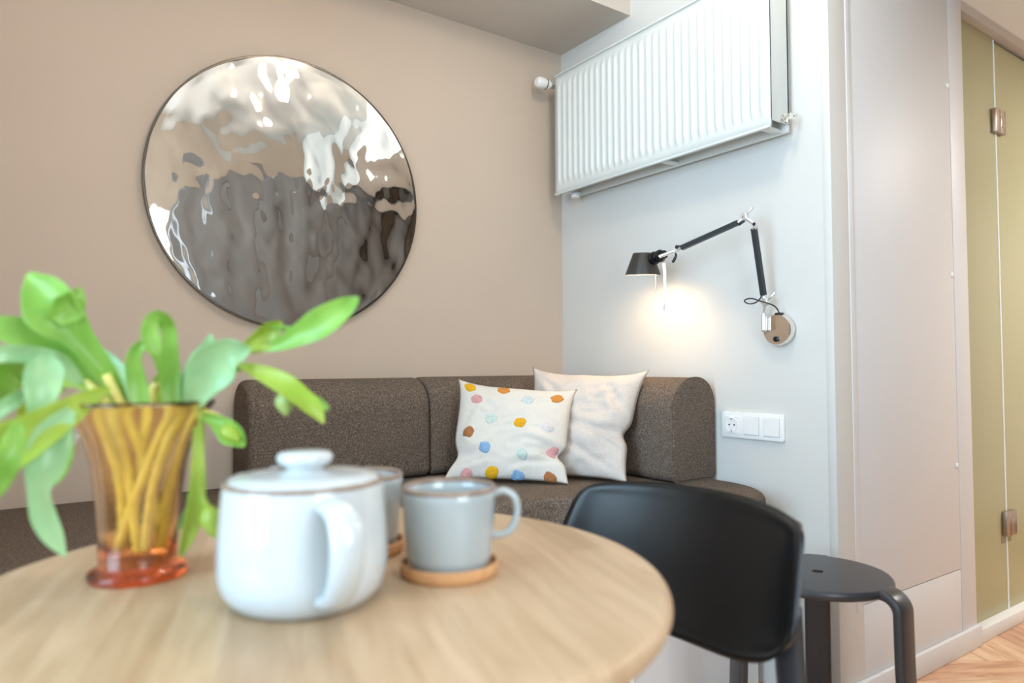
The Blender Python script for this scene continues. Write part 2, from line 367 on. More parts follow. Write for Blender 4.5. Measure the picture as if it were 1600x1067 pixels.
# ------------------------------------------------------------------ pillows
def pillow_fn(TL, TR, BR, BL, thick, amp, seed, pinch=(), edge=.045, creases=()):
    TL, TR, BR, BL = map(Vector, (TL, TR, BR, BL))
    nrm = ((TR-TL)+(BR-BL)).cross((BL-TL)+(BR-TR)).normalized()
    if nrm.dot(CAM-(TL+BR)/2) < 0: nrm = -nrm
    def f(u, v, side):
        uu, vv = 2*u-1, 2*v-1
        ku = edge*(1-abs(vv)**3.5); kv = edge*(1-abs(uu)**3.5)*(1.25 if vv < 0 else .55)
        for (pu, pv, w_, a_) in pinch:
            ku += a_*math.exp(-((v-pv)/w_)**2)*(1 if (uu > 0) == (pu > .5) else 0)
        u2 = .5+(u-.5)*(1-2*ku); v2 = .5+(v-.5)*(1-2*kv)
        p = TL*(1-u2)*(1-v2)+TR*u2*(1-v2)+BR*u2*v2+BL*(1-u2)*v2
        h = max(0, (1-abs(uu)**2.6))*max(0, (1-abs(vv)**2.6))
        h = thick*.5*h**.62*(1 if side > 0 else .3)
        m_ = max(0, (1-uu**4)*(1-vv**4))
        wr = noise.noise(Vector((u*3.2+seed, v*3.0, side*5.)))*amp + abs(noise.noise(Vector((u*5+v*4+seed, v*7-u*3, 3.1))))*amp*-.9
        for (u0, v0, u1, v1, w_, a_) in creases:
            ex, ey = u1-u0, v1-v0; ll = ex*ex+ey*ey; tt = ((u-u0)*ex+(v-v0)*ey)/ll; tc = min(1, max(0, tt))
            qx, qy = u-u0-ex*tc, v-v0-ey*tc; sgn = (qx*-ey+qy*ex)/sqrt(ll); dd = sqrt(qx*qx+qy*qy)
            fade = sin(pi*min(.97, max(.03, tt)))**.5
            wr += a_*fade*(-math.exp(-(dd/w_)**2)+.8*math.exp(-((sgn-1.9*w_)/(1.3*w_))**2)*math.exp(-max(0, dd*dd-sgn*sgn)/w_**2))
        rim = (1-m_)
        wr2 = sin((u*11+seed)+4*noise.noise(Vector((u*2, v*2, seed))))*amp*.55*rim*max(0, 1-abs(uu)**8)*max(0, 1-abs(vv)**8)
        for (pu, pv, w_, a_) in pinch:
            d_ = ((u-pu)/(.22))**2; e_ = (v-pv-.10*(u-pu))/w_/.55
            wr -= a_*.40*math.exp(-d_)*math.exp(-e_*e_)
        return p+nrm*side*(h+wr*m_+wr2) 
    return f, nrm
def pillow_mesh(f, n=56):
    V, F = [], []
    for s in (1, -1):
        for j in range(n+1):
            for i in range(n+1): V.append(f(i/n, j/n, s))
    o2 = (n+1)**2
    for s in range(2):
        for j in range(n):
            for i in range(n):
                a = s*o2+j*(n+1)+i; F.append([a, a+1, a+n+2, a+n+1])
    bm = bmesh.new(); bv = [bm.verts.new(v) for v in V]
    for q in F: bm.faces.new([bv[i] for i in q])
    bmesh.ops.remove_doubles(bm, verts=bm.verts, dist=.0006)
    return bm_geo(bm)
def at_h(x, y, d): return at(x, y, d)
P1 = [at(716, 592, 2.365), at(902, 608, 2.315), at(889, 757, 2.15), at(693, 749, 2.205)]
f1, n1 = pillow_fn(*P1, .12, .010, 2.0, pinch=((1.0, .74, .06, .06), (0.0, .78, .10, .045)), creases=((.98, .70, .62, .62, .025, .008), (.95, .80, .55, .88, .03, .008), (.02, .68, .16, .28, .03, .006), (.03, .90, .3, .84, .025, .006), (.15, .05, .35, .16, .03, .006), (.45, .97, .62, .84, .02, .004), (.97, .5, .8, .4, .02, .004)))
pl1 = thing('throw_pillow', P1[2]*.5+P1[3]*.5, 'cream throw pillow covered in coloured tufted dots', 'pillow', 'pillows on the corner bench')
mk('cover', pillow_mesh(f1), M_cotton, pl1)
cA = at(832, 573, 2.50); cB = at(1015, 578, 2.31)
P2 = [cA, cB, at(980, 755, 2.165), at(806, 744, 2.33)]
f2, n2 = pillow_fn(*P2, .13, .017, 9.3, pinch=((1.0, .60, .07, .05),), edge=.055, creases=((.99, .66, .50, .55, .035, .014), (.72, .10, .95, .46, .035, .012), (.45, .72, .90, .93, .03, .010), (.62, .28, .80, .31, .018, .006), (.60, .44, .74, .46, .015, .004), (.98, .75, .75, .66, .02, .008), (.05, .05, .25, .22, .03, .008), (.4, .98, .6, .82, .02, .006)))
pl2 = thing('throw_pillow', P2[2]*.5+P2[3]*.5, 'plain pale linen throw pillow leaning behind the dotted one', 'pillow', 'pillows on the corner bench')
mk('cover', pillow_mesh(f2), M_linen, pl2)
dots = [(210, 165, 'y'), (258, 252, 'p'), (457, 187, 'o'), (633, 258, 'g'), (848, 250, 'o'), (365, 392, 'm'), (575, 420, 'y'), (780, 455, 'l'), (197, 492, 'n'), (317, 605, 'b'), (590, 648, 'm'), (805, 650, 'p'), (370, 790, 'y'), (180, 808, 'p'), (562, 850, 'b'), (800, 835, 'n')]
TC = {'y': (236, 178, 40), 'p': (226, 168, 166), 'o': (216, 146, 72), 'g': (206, 218, 220), 'm': (208, 224, 216), 'l': (228, 222, 222), 'n': (176, 118, 76), 'b': (146, 184, 220)}
TN = {'y': 'yellow', 'p': 'pink', 'o': 'orange', 'g': 'pale grey-blue', 'm': 'pale mint', 'l': 'pale lilac', 'n': 'brown', 'b': 'blue'}
TM = {k: tuft('tuft_'+TN[k].replace(' ', '_'), v) for k, v in TC.items()}
def to_px(p):
    d = p-CAM; z = d.dot(fw); return 800+FPX*d.dot(rt)/z, 533.5-FPX*d.dot(up)/z
for dx, dy, c in dots:
    tx, ty = 690+dx/4.706, 570+dy/4.706
    u, v = .5, .5
    for _ in range(25):
        x, y = to_px(f1(u, v, 1)); xu, yu = to_px(f1(min(u+.01, 1), v, 1)); xv, yv = to_px(f1(u, min(v+.01, 1), 1))
        a, b, c2, d2 = (xu-x)/.01, (xv-x)/.01, (yu-y)/.01, (yv-y)/.01; det = a*d2-b*c2
        if abs(det) < 1e-3: break
        ex, ey = tx-x, ty-y
        u = min(.985, max(.015, u+.7*(d2*ex-b*ey)/det)); v = min(.985, max(.015, v+.7*(-c2*ex+a*ey)/det))
    p = f1(u, v, 1); du = (f1(min(1, u+.02), v, 1)-f1(max(0, u-.02), v, 1)).normalized(); dv = (f1(u, min(1, v+.02), 1)-f1(u, max(0, v-.02), 1)).normalized()
    nn = du.cross(dv).normalized(); nn = nn if nn.dot(n1) > 0 else -nn
    V, F = [], []; R0, RG, SG = .0208, 5, 22; sd = random.random()*50
    for i in range(RG+1):
        t_ = i/RG
        for k in range(SG):
            a = 2*pi*k/SG; r_ = R0*sin(t_*pi/2)*(1+.10*noise.noise(Vector((cos(a)*1.6+sd, sin(a)*1.6, 0)))*2)
            hh = .0065*cos(t_*pi/2)**.6+.0012*noise.noise(Vector((r_*cos(a)*300, r_*sin(a)*300, sd)))-.003
            pu, pv = u+r_*cos(a)/.37, v+r_*sin(a)/.36
            base = f1(min(1, max(0, pu)), min(1, max(0, pv)), 1)
            V.append(base+nn*hh)
    for i in range(RG):
        for k in range(SG): F.append([i*SG+k, i*SG+(k+1) % SG, (i+1)*SG+(k+1) % SG, (i+1)*SG+k])
    F.append(list(range(SG)))
    mk('tufted_dot', (V, F), TM[c], pl1)['label'] = TN[c]+' tufted dot'

# ------------------------------------------------------------------ wavy round mirror
mc = Vector((-1.133, 0, 1.523)); MR = .441
mir = thing('wall_mirror', mc, 'round rippled polished metal mirror on the greige wall', 'mirror')
RG, SG = 120, 260; V, F = [Vector((mc.x, -.020, mc.z))], []
def wave(x, z):
    a = noise.noise(Vector((x*9.5, z*5.6, 1.7)))*.0020
    b = noise.noise(Vector((x*19, z*13, 8.2)))*.0013
    c = noise.noise(Vector((x*4, z*3, 4.4)))*.0016
    d = noise.noise(Vector((x*36+z*6, z*24, 2.9)))*.00035
    return a+b+c+d
for i in range(1, RG+1):
    for k in range(SG):
        a = 2*pi*k/SG; r = MR*i/RG; x, z = r*cos(a), r*sin(a)
        V.append(Vector((mc.x+x, -.020+wave(x, z)*min(1, (RG-i)/8+.15), mc.z+z)))
for k in range(SG): F.append([0, 1+k, 1+(k+1) % SG])
for i in range(RG-1):
    for k in range(SG): F.append([1+i*SG+k, 1+i*SG+(k+1) % SG, 1+(i+1)*SG+(k+1) % SG, 1+(i+1)*SG+k])
mk('mirror_plate', (V, F), mat('mirror_steel', (236, 230, 222), .025, 1), mir)
mk('rim', xf(lathe([(MR-.012, .0), (MR+.0005, .0), (MR+.0015, .006), (MR+.0005, .013), (MR-.001, .0135), (MR-.012, .010)], 160, ring=True), Matrix.Translation((mc.x, -.008, mc.z)) @ Matrix.Rotation(pi/2, 4, 'X')), mat('rim_steel', (96, 90, 84), .3, 1), mir, True, angle=40)
mk('backing', xf(lathe([(MR-.06, 0), (MR-.06, .012)], 96), Matrix.Translation((mc.x, -.001, mc.z)) @ Matrix.Rotation(pi/2, 4, 'X')), M_darkhole, mir)

# ------------------------------------------------------------------ panel radiator
RY0, RY1, RZ0, RZ1, RXF, RXB = -1.083, -.100, 1.638, 2.120, -.120, -.022
rad = thing('panel_radiator', (-.07, (RY0+RY1)/2, RZ0), 'white ribbed panel radiator mounted high on the pale wall', 'radiator')
def ribbed(xf_, sgn, name):
    nr = 30; pitch = (RY1-RY0-.02)/nr; zs = [RZ0+.002, RZ0+.030, RZ0+.037, RZ0+.048, RZ0+.060, RZ1-.060, RZ1-.048, RZ1-.037, RZ1-.030, RZ1-.002]
    am = [0, 0, .08, .55, 1, 1, .55, .08, 0, 0]
    ys = []; ps = []
    prof = ((0, 0), (.14, .0), (.22, .12), (.32, .7), (.42, 1), (.58, 1), (.68, .7), (.78, .12), (.86, 0))
    ys.append(RY0); ps.append(0)
    for k in range(nr):
        for t_, a_ in prof: ys.append(RY0+.01+(k+t_)*pitch); ps.append(a_)
    ys.append(RY1); ps.append(0)
    V = []; F = []; w_ = len(ys)
    for z, a in zip(zs, am):
        for y, p in zip(ys, ps): V.append(Vector((xf_+sgn*(-.0065+.0065*p*a+.001), y, z)))
    for j in range(len(zs)-1):
        for i in range(w_-1): F.append([j*w_+i, j*w_+i+1, (j+1)*w_+i+1, (j+1)*w_+i])
    o = mk(name, (V, F), M_white_metal, rad, True)
    sm = o.modifiers.new('thickness', 'SOLIDIFY'); sm.thickness = .006; sm.offset = -1 
    return o
ribbed(RXF, -1, 'front_panel')
mk('back_panel', box(RXB-.012, RXB, RY0, RY1, RZ0, RZ1, .003), M_white_metal, rad, True, angle=30)
for y in (RY0, RY1-.004):
    mk('side_cover', box(RXF+.006, RXB-.001, y, y+.004, RZ0+.022, RZ1-.001, .0012), M_white_metal, rad, True, angle=30)
mk('front_frame', join(box(RXF-.0005, RXF+.012, RY0, RY1, RZ0-.001, RZ0+.006, .002), box(RXF-.0005, RXF+.012, RY0, RY1, RZ1-.006, RZ1+.001, .002)), M_white_metal, rad, True, angle=30)
mk('top_grille', join(*[box(RXF+.012, RXB-.012, RY0+.02+k*.0236, RY0+.026+k*.0236, RZ1-.008, RZ1-.002) for k in range(40)]), M_white_metal, rad, False)
mk('convector_fins', join(*[box(RXF+.022, RXB-.02, RY0+.035+k*.022, RY0+.0365+k*.022, RZ0+.05, RZ1-.05) for k in range(42)]), mat('fin_grey', (176, 178, 178), .5, noise_amt=.02), rad, False)
for y in (-.66, -.155, RY0+.03):
    mk('bracket', box(RXF+.012, RXB-.012, y-.012, y+.012, RZ0+.002, RZ0+.012, .002), M_white_metal, rad, True, angle=30)
for y in (-.22, -.95): mk('wall_bracket', box(RXB, -.0005, y, y+.03, RZ0+.1, RZ1-.1), M_white_metal, rad, False)
yv = -.100; RT = Matrix.Rotation(-pi/2, 4, 'X')
th = mk('thermostat_head', xf(lathe([(0, 0), (.013, 0), (.0135, .010), (.0205, .013), (.021, .022), (.0195, .024), (.0215, .027), (.0225, .050), (.0205, .064), (.014, .070), (0, .0715)], 32, rfun=lambda a, z: 1+(.025*cos(a*12) if z > .027 else 0)), Matrix.Translation((-.118, -.076, 2.092)) @ Matrix.Rotation(-pi/2, 4, 'Y')), M_white_plastic, rad, True, angle=35)
mk('dial_ring', xf(lathe([(.0212, .0225), (.0222, .0235), (.0222, .0262), (.0212, .027)], 32, ring=True), Matrix.Translation((-.118, -.076, 2.092)) @ Matrix.Rotation(-pi/2, 4, 'Y')), M_cable, th)
mk('valve_body', join(tube([(-.119, -.076, 2.092), (-.07, -.076, 2.092)], .011, 16), tube([(-.07, -.076, 2.092), (-.07, -.1005, 2.092)], .009, 16)), M_chrome, rad, True, angle=35)
mk('drain_plug', xf(lathe([(0, 0), (.008, 0), (.008, .012), (.0055, .014), (.0055, .024), (0, .024)], 16), Matrix.Translation((-.085, yv, RZ0+.012)) @ RT), M_alu, rad, True, angle=35)
mk('pipe_cap', join(xf(lathe([(0, 0), (.016, .0), (.017, .004), (.014, .016), (0, .018)], 24), Matrix.Translation((-.065, -.165, RZ0-.014)))), M_white_plastic, rad, True, angle=35)
vl = mk('lockshield_valve', join(xf(lathe([(0, 0), (.012, 0), (.012, .010), (.007, .012), (.007, .022), (.010, .022), (.010, .030), (0, .030)], 20), Matrix.Translation((-.060, RY0, RZ0+.034)) @ Matrix.Rotation(pi/2, 4, 'X'))), M_chrome, rad, True, angle=35)
mk('valve_spindle', tube([(-.060, RY0-.02, RZ0+.034), (-.075, RY0-.026, RZ0+.012)], .006, 12), M_chrome, vl)
mk('valve_knob', tube([(-.050, RY0-.024, RZ0+.036), (-.028, RY0-.026, RZ0+.044)], .0045, 12), M_chrome, vl)

# ------------------------------------------------------------------ socket and switch plate
sw = thing('switch_plate', (0, -.926, .772), 'white three-gang wall plate with a socket and two switches', 'switch plate')
mk('frame', extrude(round_poly([(-1.0375, .7315), (-.8145, .7315), (-.8145, .8125), (-1.0375, .8125)], .008, 5), 'x', -.0105, -.0003, .0022, 2), M_white_plastic, sw, True, angle=40)
for k, yc in enumerate((-.855, -.926, -.997)):
    z = .772
    if k == 0:
        s = mk('socket_insert', xf(lathe([(.0, -.006), (.0195, -.006), (.0205, .0), (.0212, .003), (.0225, .0035), (.024, .002), (.0245, 0)], 40), Matrix.Translation((-.0105, yc, z)) @ Matrix.Rotation(-pi/2, 4, 'Y')), M_white_plastic, sw, True, angle=40)
        mk('socket_surround', extrude(round_poly([(yc-.0265, z-.0265), (yc+.0265, z-.0265), (yc+.0265, z+.0265), (yc-.0265, z+.0265)], .003, 3), 'x', -.0122, -.0104, .0006, 1), M_white_plastic, sw, True, angle=40)
        for dy, dz in ((.0095, 0), (-.0095, 0)):
            mk('pin_hole', xf(lathe([(0, 0), (.0026, 0), (.0026, .0006), (0, .0006)], 16), Matrix.Translation((-.0128, yc+dy, z)) @ Matrix.Rotation(-pi/2, 4, 'Y')), M_darkhole, s)
        for dz in (.0185, -.0185): mk('earth_clip', box(-.0146, -.0125, yc-.0025, yc+.0025, z+dz-.0022, z+dz+.0022), M_alu, s, False)
    else:
        mk('rocker', extrude(round_poly([(yc-.0265, z-.0265), (yc+.0265, z-.0265), (yc+.0265, z+.0265), (yc-.0265, z+.0265)], .002, 3), 'x', -.0142, -.0108, .0008, 1), M_white_plastic, sw, True, angle=40)
        mk('rocker_gap', box(-.0109, -.0104, yc-.0278, yc+.0278, z-.0278, z+.0278), mat('plate_gap', (196, 198, 200), .6, noise_amt=.02), sw, False)

# ------------------------------------------------------------------ articulated wall lamp
def onx(px, py, X):
    d = at(px, py, 1)-CAM; return CAM+d*((X-CAM.x)/d.x)
LX = -.115
lamp = thing('wall_lamp', onx(1213, 515, -.02), 'black and aluminium swing-arm wall lamp with small conical shade, lit', 'lamp')
bc = onx(1213, 515, -.034)
RXm = Matrix.Rotation(-pi/2, 4, 'Y')
bp_ = mk('wall_base', xf(lathe([(0, .0), (.030, 0), (.030, .004), (.0425, .008), (.0455, .011), (.0462, .016), (.0462, .030), (.044, .0335), (.0, .0345)], 64), Matrix.Translation((-.0003, bc.y, bc.z)) @ RXm), M_chrome, lamp, True, angle=35)
mk('switch_button', xf(lathe([(0, 0), (.0085, 0), (.008, .005), (.004, .0065), (0, .0065)], 24), Matrix.Translation((-.0345, bc.y, bc.z-.028)) @ RXm), M_black, bp_, True, angle=35)
st0 = onx(1193.5, 516, -.0432); st1 = onx(1193.5, 490, -.0432); j1 = onx(1195.6, 472, -.056)
mk('stem', join(tube([st0-Vector((0, 0, .004)), st0, st1, st1+Vector((0, 0, .001))], [.005, .0085, .0085, .006], 20), tube([st1, j1], .0042, 12), tube([Vector((-.034, st0.y, st0.z+.010)), Vector((st0.x, st0.y, st0.z+.010))], .0042, 12)), M_alu, lamp, True, angle=35)
def hub(p, r, t_, name, parent=None):
    h = mk(name, xf(lathe([(0, -t_), (r*.85, -t_), (r, -t_*.8), (r, t_*.8), (r*.85, t_), (0, t_)], 28), Matrix.Translation(p) @ RXm), M_alu, parent or lamp, True, angle=35)
    mk('pivot_hole', xf(lathe([(0, 0), (.0018, 0), (.0018, .0008), (0, .0008)], 12), Matrix.Translation(p+Vector((-t_-.0003, 0, 0))) @ RXm), M_darkhole, h)
    return h
hub(j1, .0108, .008, 'lower_hub')
mk('lower_lever', tube([j1, onx(1211.5, 457, -.056)], .0037, 12), M_alu, lamp)
a0, a1 = onx(1193, 461, -.062), onx(1178, 357, -.100)
mk('lower_joint', join(tube([j1, a0+Vector((0, 0, .004))], .006, 12)), M_alu, lamp)
mk('lower_arm', tube([a0, a1], .0098, 4, ref=(1, 1, 0)), M_lampblack, lamp, False)
e2, e1 = onx(1180.5, 350.5, -.104), onx(1163.5, 339.5, -.112)
mk('elbow_link', join(tube([a1-Vector((0, 0, .004)), e2], .0062, 12), tube([e2, e1], .0058, 12)), M_alu, lamp, True, angle=35)
sh = mk('elbow_screw', xf(lathe([(0, -.007), (.0075, -.007), (.0075, .007), (0, .007)], 24), Matrix.Translation(e2) @ RXm), M_alu, lamp, True, angle=35)
mk('screw_head', xf(lathe([(0, 0), (.0052, 0), (.0048, .0015), (0, .0015)], 20), Matrix.Translation(e2+Vector((-.0071, 0, 0))) @ RXm), mat('blued_screw', (46, 62, 88), .3, .6, noise_amt=.05), sh, True, angle=35)
hub(e1, .0112, .009, 'elbow_hub')
mk('elbow_lever', tube([e1, onx(1176.5, 323, -.112)], .0036, 12), M_alu, lamp)
b0, b1 = onx(1154, 347.5, -.122), onx(1065, 387.5, -.146)
mk('upper_arm', tube([b0, b1], .0098, 4, ref=(1, 0, -1)), M_lampblack, lamp, False)
k0 = onx(1056, 391, -.148)
mk('upper_joint', tube([e1, b0+(b1-b0).normalized()*.004], .0055, 12), M_alu, lamp, True, angle=35)
mk('arm_end', tube([b1-(b1-b0).normalized()*.004, k0], .006, 12), M_alu, lamp, True, angle=35)
mk('tension_wire', tube([onx(1060, 384.5, -.146), onx(1110, 361, -.128), onx(1135, 348.5, -.122)], .0006, 6), M_alu, lamp)
mk('cable_sheath', tube([onx(1163, 345, -.118), onx(1154, 351, -.122)], .0042, 10), M_cable, lamp)
kh = mk('head_knuckle', xf(lathe([(0, -.007), (.0085, -.007), (.0085, .007), (0, .007)], 24), Matrix.Translation(k0) @ RXm), M_alu, lamp, True, angle=35)
mk('knuckle_screw', xf(lathe([(0, -.008), (.006, -.008), (.006, .008), (0, .008)], 20), Matrix.Translation(onx(1059.5, 386, -.148)) @ RXm), M_cable, kh)
hr = onx(1030, 401, -.172)
mk('head_rod', tube([k0, hr], .0058, 14), M_alu, lamp, True, angle=35)
mk('tilt_lever', tube([onx(1055, 394, -.14), onx(1056.5, 399, -.145), onx(1054, 405, -.148), onx(1051, 410, -.15)], [.002, .0035, .0048, .004], 12), M_cable, lamp)
# lamp shade
sc = onx(1004.5, 429.5, -.152)
sdir = (onx(1048, 394, -.150)-onx(1018, 405.5, -.150)).normalized()
so = onx(1017, 405.5, -.152)
def along(o, d, prof, seg=28):
    u, w_ = frame_axes(d); M_ = Matrix(((u.x, w_.x, d.x, o.x), (u.y, w_.y, d.y, o.y), (u.z, w_.z, d.z, o.z), (0, 0, 0, 1)))
    return xf(lathe(prof, seg), M_)
mk('lamp_holder', along(so, sdir, [(0, -.012), (.017, -.012), (.017, .006), (.0215, .008), (.0215, .020), (.0165, .022), (.0165, .034), (.0205, .036), (.0205, .046), (.017, .048), (.013, .064), (0, .066)]), M_black, lamp, True, angle=35)
SH, RB, RTp = .0735, .0585, .0335
TL_ = Matrix.Translation(sc) @ Matrix.Rotation(radians(6.5), 4, rt0) @ Matrix.Translation(-sc)
shd = mk('shade', xf(lathe([(RB-.0015, .0), (RB, .0), (RB, .001), (RTp, SH-.002), (RTp-.003, SH), (0, SH), (0, SH-.0018), (RTp-.004, SH-.002), (RTp-.002, SH-.004), (RB-.0016, .001)], 64, tuple(sc), ring=True), TL_), mat('black_shade', (56, 52, 48), .42, .1, noise_amt=.04, noise_scale=200), lamp, True, angle=35)
mk('shade_lining', xf(lathe([(RB-.0019, .0006), (RTp-.0045, SH-.0042), (0, SH-.0044)], 64, tuple(sc), caps=False), TL_), M_shadein, shd)
m = bpy.data.materials.new('lit_bulb'); m.use_nodes = True; nt = m.node_tree; b = nt.nodes['Principled BSDF']
b.inputs['Emission Color'].default_value = (1, .72, .42, 1); b.inputs['Emission Strength'].default_value = 12; b.inputs['Base Color'].default_value = (1, .9, .8, 1)
tc_ = nt.nodes.new('ShaderNodeTexNoise')
mk('bulb', xf(lathe([(0, .0505), (.008, .0512), (.012, .054), (.012, .060), (.009, .065), (.0, .067)], 24, tuple(sc)), TL_), m, shd)
l = bpy.data.lights.new('lamp_light', 'POINT'); l.energy = 3.0; l.color = (1, .68, .38); l.shadow_soft_size = .024
lo = bpy.data.objects.new('lamp_light', l); COL.objects.link(lo); lo.parent = lamp; lo.location = TL_ @ Vector((sc.x, sc.y, sc.z+.040))-Vector(lamp.location)
mk('pull_cord', join(tube([onx(1024.5, 428, -.155), onx(1024.6, 442, -.155), onx(1024.2, 457, -.155)], [.0012, .0012, .0022], 8)), M_white_plastic, lamp)
# paper tag hanging from the holder
pts = [onx(x, y, -.17) for x, y in ((1037, 411), (1038.5, 425), (1038.8, 440), (1040.5, 455), (1038.5, 470), (1037.5, 485))]
V, F = [], []
for p, w_ in zip(pts, (.009, .0085, .0075, .0078, .0065, .003)):
    d = Vector((.55, -.75, 0)).normalized(); k = noise.noise(p*30)*.006
    for s in (-1, 0, 1): V.append(p+d*w_*s*.62+Vector((-.6, -.6, 0))*k*(1-abs(s)))
for i in range(len(pts)-1):
    for s in range(2): F.append([i*3+s, i*3+s+1, (i+1)*3+s+1, (i+1)*3+s])
o = mk('paper_tag', (V, F), M_tagpaper, lamp); sm = o.modifiers.new('thickness', 'SOLIDIFY'); sm.thickness = .0004; o['label'] = 'white paper tag'
cb = [onx(*p) for p in ((1190, 460, -.062), (1188, 466, -.075), (1180, 473, -.10), (1170, 474.5, -.115), (1163.5, 471, -.118), (1166, 467.5, -.105), (1176, 466.5, -.09), (1188, 470.5, -.078), (1199, 473.5, -.068), (1208, 477, -.055), (1214, 482, -.042), (1217.5, 489, -.028))]
mk('cable', tube([Vector(p) for p in spline([tuple(c) for c in cb], 60)], .0021, 8), M_cable, lamp)
mk('cable_gland', box(cb[-1].x-.009, cb[-1].x+.009, cb[-1].y-.010, cb[-1].y+.010, cb[-1].z-.006, cb[-1].z+.001, .002), M_cable, lamp, True, angle=35)

# ------------------------------------------------------------------ ceiling lamp (warm, above the table; the mirror shows it), then an added passage fill
GP = Vector((-.80, -1.36, 2.40))
cl = thing('pendant_lamp', (GP.x, GP.y, ZH), 'opal globe pendant lamp reflected at the top of the mirror', 'lamp')
mk('canopy', lathe([(0, -.001), (.05, -.001), (.05, -.02), (.008, -.028), (0, -.028)], 32, (GP.x, GP.y, ZH)), M_white_metal, cl, True, angle=35)
mk('rod', tube([(GP.x, GP.y, ZH-.028), (GP.x, GP.y, GP.z+.088)], .004, 10), M_alu, cl)
m = bpy.data.materials.new('lit_opal'); m.use_nodes = True; b = m.node_tree.nodes['Principled BSDF']
b.inputs['Emission Color'].default_value = (1, .84, .66, 1); b.inputs['Emission Strength'].default_value = 46; m.node_tree.nodes.new('ShaderNodeTexNoise')
mk('globe', lathe([(.09*sin(pi*k/20), -.09*cos(pi*k/20)) for k in range(21)], 40, tuple(GP)), m, cl)
c2 = thing('passage_fill_lamp', (1.9, -2.3, 2.248), 'added unseen fill lamp over the glass door passage', 'lamp')  # unseen fitting added as fill for the panelled wall and passage
mk('housing', lathe([(0, -.001), (.06, -.001), (.06, -.02), (.05, -.024)], 32, (1.9, -2.3, 2.248)), M_white_metal, c2, True, angle=35)
m2 = m.copy(); m2.node_tree.nodes['Principled BSDF'].inputs['Emission Strength'].default_value = 20
mk('diffuser', lathe([(.05, -.0245), (0, -.026)], 32, (1.9, -2.3, 2.248)), m2, c2)
l = bpy.data.lights.new('passage_fill_light', 'AREA'); l.shape = 'DISK'; l.size = .12; l.energy = 44; l.color = (1, .94, .88)
lo = bpy.data.objects.new('passage_fill_light', l); COL.objects.link(lo); lo.parent = c2; lo.location = (0, 0, -.04)

# ------------------------------------------------------------------ table
TZ, TC_, TR_ = .74, (-1.585, -1.548), .358
tb = thing('round_table', (TC_[0], TC_[1], 0), 'round pale oak table with rounded edge in the foreground', 'table')
pr = [(0, 0), (TR_-.014, 0)]+[(TR_-.014+.014*sin(a), -.014+.014*cos(a)) for a in [pi*k/14 for k in range(1, 14)]]+[(TR_-.014, -.028), (0, -.028)]
mk('table_top', lathe(pr, 128, (TC_[0], TC_[1], TZ)), M_tablewood, tb, True, angle=40)
mk('column', lathe([(.16, 0), (.16, -.012), (.035, -.02), (.03, -.06), (.03, -.60), (.036, -.64)], 32, (TC_[0], TC_[1], TZ-.0285)), M_blackmetal, tb, True, angle=35)
mk('foot_plate', lathe([(0, 0), (.22, 0), (.22, .008), (.20, .012), (.04, .03), (0, .03)], 48, (TC_[0], TC_[1], 0.0)), M_blackmetal, tb, True, angle=35)

# ------------------------------------------------------------------ chair at the table (only its backrest shows above the table)
ch = thing('plastic_chair', (-1.22, -1.535, 0), 'black plastic chair pushed up to the round table', 'chair')
CXB, CYC, CW, CZ0, CZ1 = -1.030, -1.537, .218, .545, .766
def back_pt(s, t_, off):
    """s -1..1 across, t 0..1 up; off = thickness offset"""
    # outline: super-ellipse-like with soft corners, lower corners rounder
    y = CYC+s*CW*(1.075-.105*t_)
    bow = .065*(1-s*s)-.010*s                       # concave towards the sitter
    lean = (t_-.5)*.064
    zt = CZ1-.012*abs(s)**3; zb = CZ0+.066*abs(s)**3.0
    z = zb+(zt-zb)*t_
    return Vector((CXB-.025+bow+lean+off, y, z))
NS, NT = 44, 22; V, F = [], []
def rounded(s, t_):
    # square -> rounded rectangle mapping
    k = .30 if t_ > .5 else .50
    a, b = s, 2*t_-1
    x = a*sqrt(1-k*.5*b**6*abs(a)**4); y = b*sqrt(1-k*.5*a**6*abs(b)**4)
    return x, (y+1)/2
for side in (0, 1):
    for j in range(NT+1):
        for i in range(NS+1):
            s, t_ = rounded(2*i/NS-1, j/NT)
            e = max(abs(2*i/NS-1), abs(2*j/NT-1)); roll = .010*max(0, (e-.80)/.20)**2
            th_ = .011*sqrt(max(0, 1-max(0, (e-.86)/.14)**2))
            V.append(back_pt(s, t_, (-th_ if side == 0 else th_)-roll))
o2 = (NT+1)*(NS+1)
for side in range(2):
    for j in range(NT):
        for i in range(NS):
            a = side*o2+j*(NS+1)+i; F.append([a, a+1, a+NS+2, a+NS+1])
bm = bmesh.new(); bv = [bm.verts.new(v) for v in V]
for q in F: bm.faces.new([bv[i] for i in q])
bmesh.ops.remove_doubles(bm, verts=bm.verts, dist=.0002)
mk('backrest', bm_geo(bm), M_black, ch)
